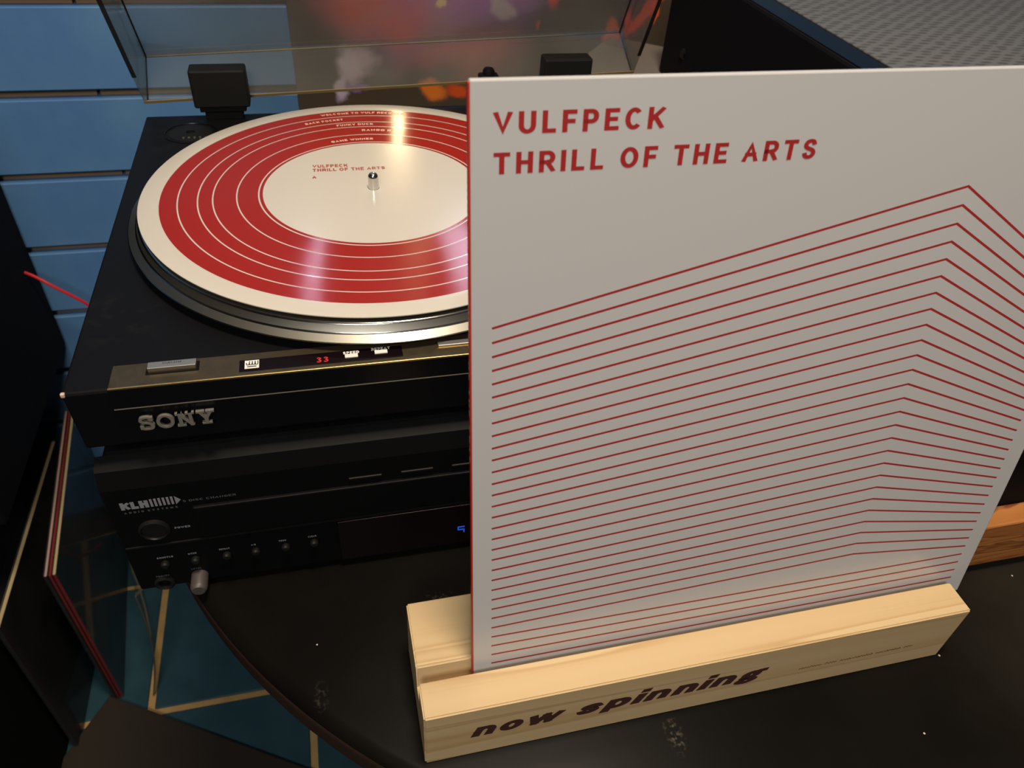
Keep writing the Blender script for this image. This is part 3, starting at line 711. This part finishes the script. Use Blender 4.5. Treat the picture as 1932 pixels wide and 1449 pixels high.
# burnt lettering, wide slanted lower case
def el(cx, cy, rx, ry, n=26, a0=0, a1=360): return arc(cx, cy, rx, ry, a0, a1, n)
GL = {
 'n': (1.0, [[(0, 0), (0, 1)], [(0, .62)]+arc(.5, .55, .5, .45, 165, 0, 12)+[(1, 0)]]),
 'o': (1.05, [el(.5, .5, .5, .5)]),
 'w': (1.62, [[(0, 1), (.22, 0)], [(.22, 0), (.5, 1)], [(.5, 1), (.74, 0)], [(.74, 0), (1, 1)]]),
 's': (.92, [cr2([(.98, .80), (.78, .98), (.45, 1), (.10, .90), (.06, .70), (.40, .55), (.75, .46), (.96, .26), (.75, .04), (.45, 0), (.12, .03), (0, .16)])]),
 'p': (1.05, [[(0, -.42), (0, 1)], el(.5, .5, .5, .5)]),
 'i': (.30, [[(.5, 0), (.5, 1)], [(.5, 1.62), (.5, 1.66)]]),
 'g': (1.02, [el(.46, .64, .40, .36), cr2([(.16, .34), (.06, .22), (.20, .10), (.50, .08), (.85, .0), (.98, -.20), (.70, -.46), (.35, -.48), (.02, -.36), (.05, -.14), (.22, .02)]), [(.70, .90), (.86, 1.06), (1.1, 1.08)]]),
}
xh = .0102; bm = bmesh.new(); sh = .42
qs, w1 = text_quads('now', xh, .0056, 1.38, .28, stroke_y=.0031, glyphs=GL, clampy=False, shear=sh)
qs2, w2 = text_quads('spinning', xh, .0056, 1.38, .28, stroke_y=.0031, glyphs=GL, clampy=False, shear=sh)
k1 = (.0745-.0252)/w1; k2 = (.1975-.0850)/w2
put_quads(bm, qs, lambda a, b: blk(.0248+a*k1, -.0002, .0208+b)); put_quads(bm, qs2, lambda a, b: blk(.0838+a*k2, -.0002, .0208+b))
bmesh.ops.remove_doubles(bm, verts=bm.verts[:], dist=1e-7)
obj('burnt_lettering', bm, 'wood_burn', st)
bm = bmesh.new(); x = .2243; rnd = random.Random(4)   # a second line, too small to read in the photograph: worn marks only
while x < .303:
    wd = rnd.uniform(.0010, .0019); hh = rnd.uniform(.0009, .0017)
    put_quads(bm, ribbon([(x, .0204), (x+wd*.5, .0204+hh), (x+wd, .0206+rnd.uniform(0, .0006))], .00022, .00018), lambda a, b: blk(a, -.0002, b))
    x += wd + (.0026 if rnd.random() < .09 else .0005)
obj('worn_lettering', bm, 'wood_burn_light', st)

# ================================================================== ALBUM SLEEVE
SW = .315; TL = .15398; SX, SD, SH = .03007, .02205, .03557
ct, sn = math.cos(TL), math.sin(TL)
slv = lambda u, v, d=0: blk(SX+u, SD+sn*v+ct*d, SH+ct*v-sn*d)
al = thing('album_sleeve', 'white album cover with red text and line pattern held in pine stand', 'record sleeve', tuple(slv(SW/2, 0, .0017)))
bm = bmesh.new(); TH = .0034
box(bm, (.0004, 0, 0), (SW, SW, TH), .0007, 0, lambda c: slv(c.x, c.y, c.z)); obj('sleeve', bm, 'white_card', al)
bm = bmesh.new(); box(bm, (-.0002, .0008, .0004), (.0009, SW-.0008, TH-.0003), .0003, 0, lambda c: slv(c.x, c.y, c.z)); spine = obj('spine', bm, 'red_spine', al); spine['label'] = 'red spine'
bm = bmesh.new()
qs, w = text_quads('VULFPECK  THRILL OF THE ARTS', .0013, .0003, 1.1, .25)
kk = .132/w
put_quads(bm, qs, lambda a, b: slv(-.0003, .285-a*kk, .0010+b)); obj('spine_lettering', bm, 'white_ink', spine)
lv = [.2207, .214, .2074, .2008, .1942, .1876, .1808, .1742, .1674, .1606, .154, .1472, .1403, .1336, .1268, .12, .113, .1061, .0992, .0924, .0853, .0783, .0713, .0643, .0574, .0505, .0432, .0361, .029, .0219, .0149]
bm = bmesh.new()
for k, v0 in enumerate(lv):
    f = k/30
    au = .2153+.0085*min(1, f*1.45) ; av = .2676-.00832*k if k <= 26 else None
    ru = .300+.0045*min(1, f*1.6); rv = .2135-.2135*f*.9326
    if k <= 26: pts = [(.0089+.0015*f, v0), (au, av), (ru, rv)]
    else: pts = [(.0089+.0015*f, v0), (ru, rv)]
    put_quads(bm, ribbon(pts, .00052, .00052, cap=False), lambda a, b: slv(a, b, -.00004))
obj('line_pattern', bm, 'red_ink', al)
bm = bmesh.new()
for s, b0, wd, u0_ in (('VULFPECK', .29665, .0634, .00865), ('THRILL OF THE ARTS', .28275, .1288, .0088)):
    qs, w = text_quads(s, .0077, .00148, 1.0, .22, space=.42); k = wd/w
    put_quads(bm, qs, lambda a, b: slv(u0_+a*k, b0+b, -.00005))
obj('title_lettering', bm, 'red_ink', al)

# ================================================================== POSTER ON THE WALL
bm = bmesh.new(); box(bm, (-.0545, .4860, -.139), (.480, .4885, .33), .0006); po = obj('poster', bm, 'poster_print')
for v in po.data.vertices: v.co.y += .0111   # hangs flat against the slats
tag(po, 'dark glossy poster with violet and orange haze on the blue slat wall', 'poster')

# ================================================================== BLACK CABINETS AT THE RIGHT
wb = thing('wood_base_stereo', 'low black stereo unit with reddish wood front board at the right of the sleeve', 'stereo', (.5, -.05, ZT))
x0, x1 = .345, .640
bm = bmesh.new(); box(bm, (x0+.006, -.2420, ZT+.006), (x1-.006, .19, -.0495), .003); obj('case', bm, 'matte_black', wb)
bm = bmesh.new(); box(bm, (x0, -.2580, ZT+.008), (x1, -.2425, -.1355), .0015); obj('wood_front', bm, 'dark_wood', wb)
bm = bmesh.new(); box(bm, (x0+.006, -.2445, -.0800), (x1-.006, -.2415, -.0770), .0006); obj('trim_line', bm, 'slot_grey', wb)
bm = bmesh.new(); lathe(bm, [(0, ZT), (.012, ZT), (.012, ZT+.009), (0, ZT+.009)], (0, 0, 0), 24); ft = obj('foot', bm, 'black_rubber', wb, smooth=True)
for i, (fx, fy) in enumerate(((.38, -.2), (.55, -.2), (.38, .15), (.60, .15))):
    f = ft if i == 0 else copy(ft, (0, 0, 0)); f.location = Vector((fx, fy, 0)) - off(wb)

gb = thing('grey_box', 'plain grey box behind the lid with a black speaker corner on it', 'box', (.43, .38, ZT))
ga = math.radians(-38); e1 = Vector((math.cos(ga), math.sin(ga), 0)); e2 = Vector((math.sin(ga), -math.cos(ga), 0)); O2 = Vector((.345, .484, 0))
GT = lambda c: O2 + e1*c.x + e2*c.y + Vector((0, 0, c.z))
bm = bmesh.new(); box(bm, (0, 0, ZT), (.20, .16, -.060), .002, 0, GT); obj('box_body', bm, 'grey_paint', gb)
bm = bmesh.new(); box(bm, (-.002, -.002, -.0600), (.202, .162, -.0495), .001, 0, GT); obj('box_lid', bm, 'grey_paint', gb)

sp = thing('speaker_cabinet', 'black speaker lying on its back with grey cloth grille facing up', 'speaker', (.53, .08, -.0493))
bx0, bx1, by0, by1, bz0, bz1 = .360, .760, -.195, .3565, -.0493, .0700
bm = bmesh.new(); box(bm, (bx0, by0, bz0), (bx1, by1, bz1), .003); obj('case', bm, 'matte_black', sp)
bm = bmesh.new(); box(bm, (bx0+.002, by0+.002, bz1-.001), (bx1-.002, by1-.002, bz1+.0006), .0004); obj('grille_border', bm, 'gloss_black', sp)
bm = bmesh.new(); box(bm, (bx0+.026, by0+.02, bz1-.001), (bx1-.02, by1-.02, bz1+.0018), .0008); obj('grille', bm, 'grille_grey', sp)['label'] = 'grey speckled cloth grille'
bm = bmesh.new(); lathe(bm, [(0, .002), (.0045, .002), (.006, .0), (.006, -.001)], (bx0, .30, -.012), 20, axis='X')
for v in bm.verts: v.co.x = bx0 - (v.co.x-bx0)
obj('screw', bm, 'gloss_black', sp, smooth=True)

# ================================================================== LEFT SIDE: dark cabinet, bin, leaning records, cable, mat
wc = thing('wall_cabinet', 'tall black cabinet hung on the blue wall at the left edge', 'cabinet', (-.60, .48, -.47))
bm = bmesh.new(); box(bm, (-.90, .16, -.47), (-.4215, .498, .15), .004); obj('case', bm, 'cabinet_black', wc)
bm = bmesh.new(); box(bm, (-.895, .152, -.465), (-.665, .160, .145), .002); d = obj('cabinet_door', bm, 'cabinet_black', wc)
copy(d, (.236, 0, 0))
bn = thing('filler_bin', 'black bin added on the floor to darken the space left of the leaning records', 'bin', (-.68, .1, ZF))  # added to keep the void left of the records black
for nm, a, b in (('side_panel', (-.890, -.25, ZF), (-.878, .46, -.62)), ('side_panel', (-.492, -.25, ZF), (-.480, .46, -.62)),
                 ('end_panel', (-.878, -.25, ZF), (-.492, -.238, -.62)), ('end_panel', (-.878, .448, ZF), (-.492, .46, -.62)), ('bin_floor', (-.878, -.238, ZF), (-.492, .448, ZF+.012))):
    bm = bmesh.new(); box(bm, a, b, .001); obj(nm, bm, 'cabinet_black', bn)

def lp(label, corner, yaw, thick, top, side, frontm, group, lean=0.0, size=.315, film=True):
    """record sleeve standing on its edge; corner = top front corner, top edge runs away from the viewer"""
    c, s = math.cos(yaw), math.sin(yaw); corner = Vector(corner)
    bz = ZF
    def T(p):   # p.x thickness to the right, p.y depth, p.z height above the floor
        return Vector((corner.x + c*p.x - s*p.y + lean*(p.z-size), corner.y + s*p.x + c*p.y, bz + p.z))
    t = thing('leaning_record', label, 'record', tuple(T(Vector((thick/2, size/2, 0)))), group)
    bm = bmesh.new(); box(bm, (0, 0, 0), (thick, size, size), .0005, 0, None, 1)
    bm.normal_update()
    for f in bm.faces:
        f.material_index = 0 if f.normal.z > .7 else (2 if f.normal.y < -.7 else 1)
    for v in bm.verts: v.co = T(v.co)
    obj('sleeve', bm, [top, side, frontm], t)
    if not film: return t
    bm = bmesh.new(); box(bm, (-.0006, -.001, .0005), (thick+.0006, size+.001, size+.0016), 0, 0, T)
    obj('plastic_cover', bm, 'clear_film', t)
    return t
zt_ = ZF+.315
lp('record sleeve with cream top edge leaning beside the black bin', (-.4655, .113, 0), 0, .0045, 'cream_edge', 'card_dark', 'card_dark', 'records on the floor', lean=.008)
lp('record sleeve with pink top edge, leftmost of the tight three', (-.4265, .180, 0), math.radians(6), .0030, 'pink_edge', 'card_dark', 'card_dark', 'records on the floor')
lp('record sleeve with red top edge, middle of the tight three', (-.4215, .1805, 0), math.radians(6), .0026, 'card_red', 'card_red', 'card_red', 'records on the floor')
last = lp('record sleeve with cream top edge and teal face beside the red one', (-.4170, .181, 0), math.radians(6), .0034, 'cream_edge', 'card_teal', 'card_red', 'records on the floor')
# the outer bag of that last sleeve gapes open towards the table
T_, B_ = Vector((-.3303, .1666, -.6433)), Vector((-.3696, .1735, ZF+.0030))
bm = bmesh.new(); rows = []; edge = []
for k in range(9):
    f = k/8; e_ = T_.lerp(B_, f) + Vector((.010*math.sin(PI*f), 0, 0)); edge.append(e_)
    i_ = Vector((-.4405, .44, -.610 + (ZF+.006+.610)*f))
    rows.append([bm.verts.new(i_.lerp(e_, q/6) + Vector((.016*math.sin(PI*q/6), 0, 0))) for q in range(7)])
for a, b in zip(rows, rows[1:]):
    for q in range(6): bm.faces.new((a[q], a[q+1], b[q+1], b[q]))
bmesh.ops.solidify(bm, geom=bm.faces[:], thickness=.0004)
fl = obj('bag_flap', bm, 'clear_film', last, smooth=True)
bm = bmesh.new(); tube(bm, edge, .0011, 6); obj('bag_edge', bm, 'cream_dim', fl, smooth=True)

bm = bmesh.new()
tube(bm, spline([(-.4213, .4600, -.3240), (-.4100, .4560, -.3290), (-.3915, .45, -.3413), (-.3567, .45, -.3760), (-.325, .455, -.43), (-.312, .470, -.54), (-.318, .478, -.66), (-.330, .480, -.80), (-.36, .478, ZF+.010), (-.40, .4955, ZF+.0022)], 10), .0021, 8)
tag(obj('audio_cable', bm, 'red_cable', smooth=True), 'thin red cable hanging from the black cabinet across the blue wall', 'cable')

d1 = Vector((.862, -.507, 0)); d2 = Vector((-.507, -.862, 0)); O3 = Vector((-.432, .184, 0))
bm = bmesh.new(); box(bm, (0, 0, ZF), (.75, .5, ZF+.008), .003, 0, lambda c: O3 + d1*c.x + d2*c.y + Vector((0, 0, c.z)))
tag(obj('floor_mat', bm, 'mat_brown'), 'dark brown floor mat on the teal tiles below the table edge', 'mat')
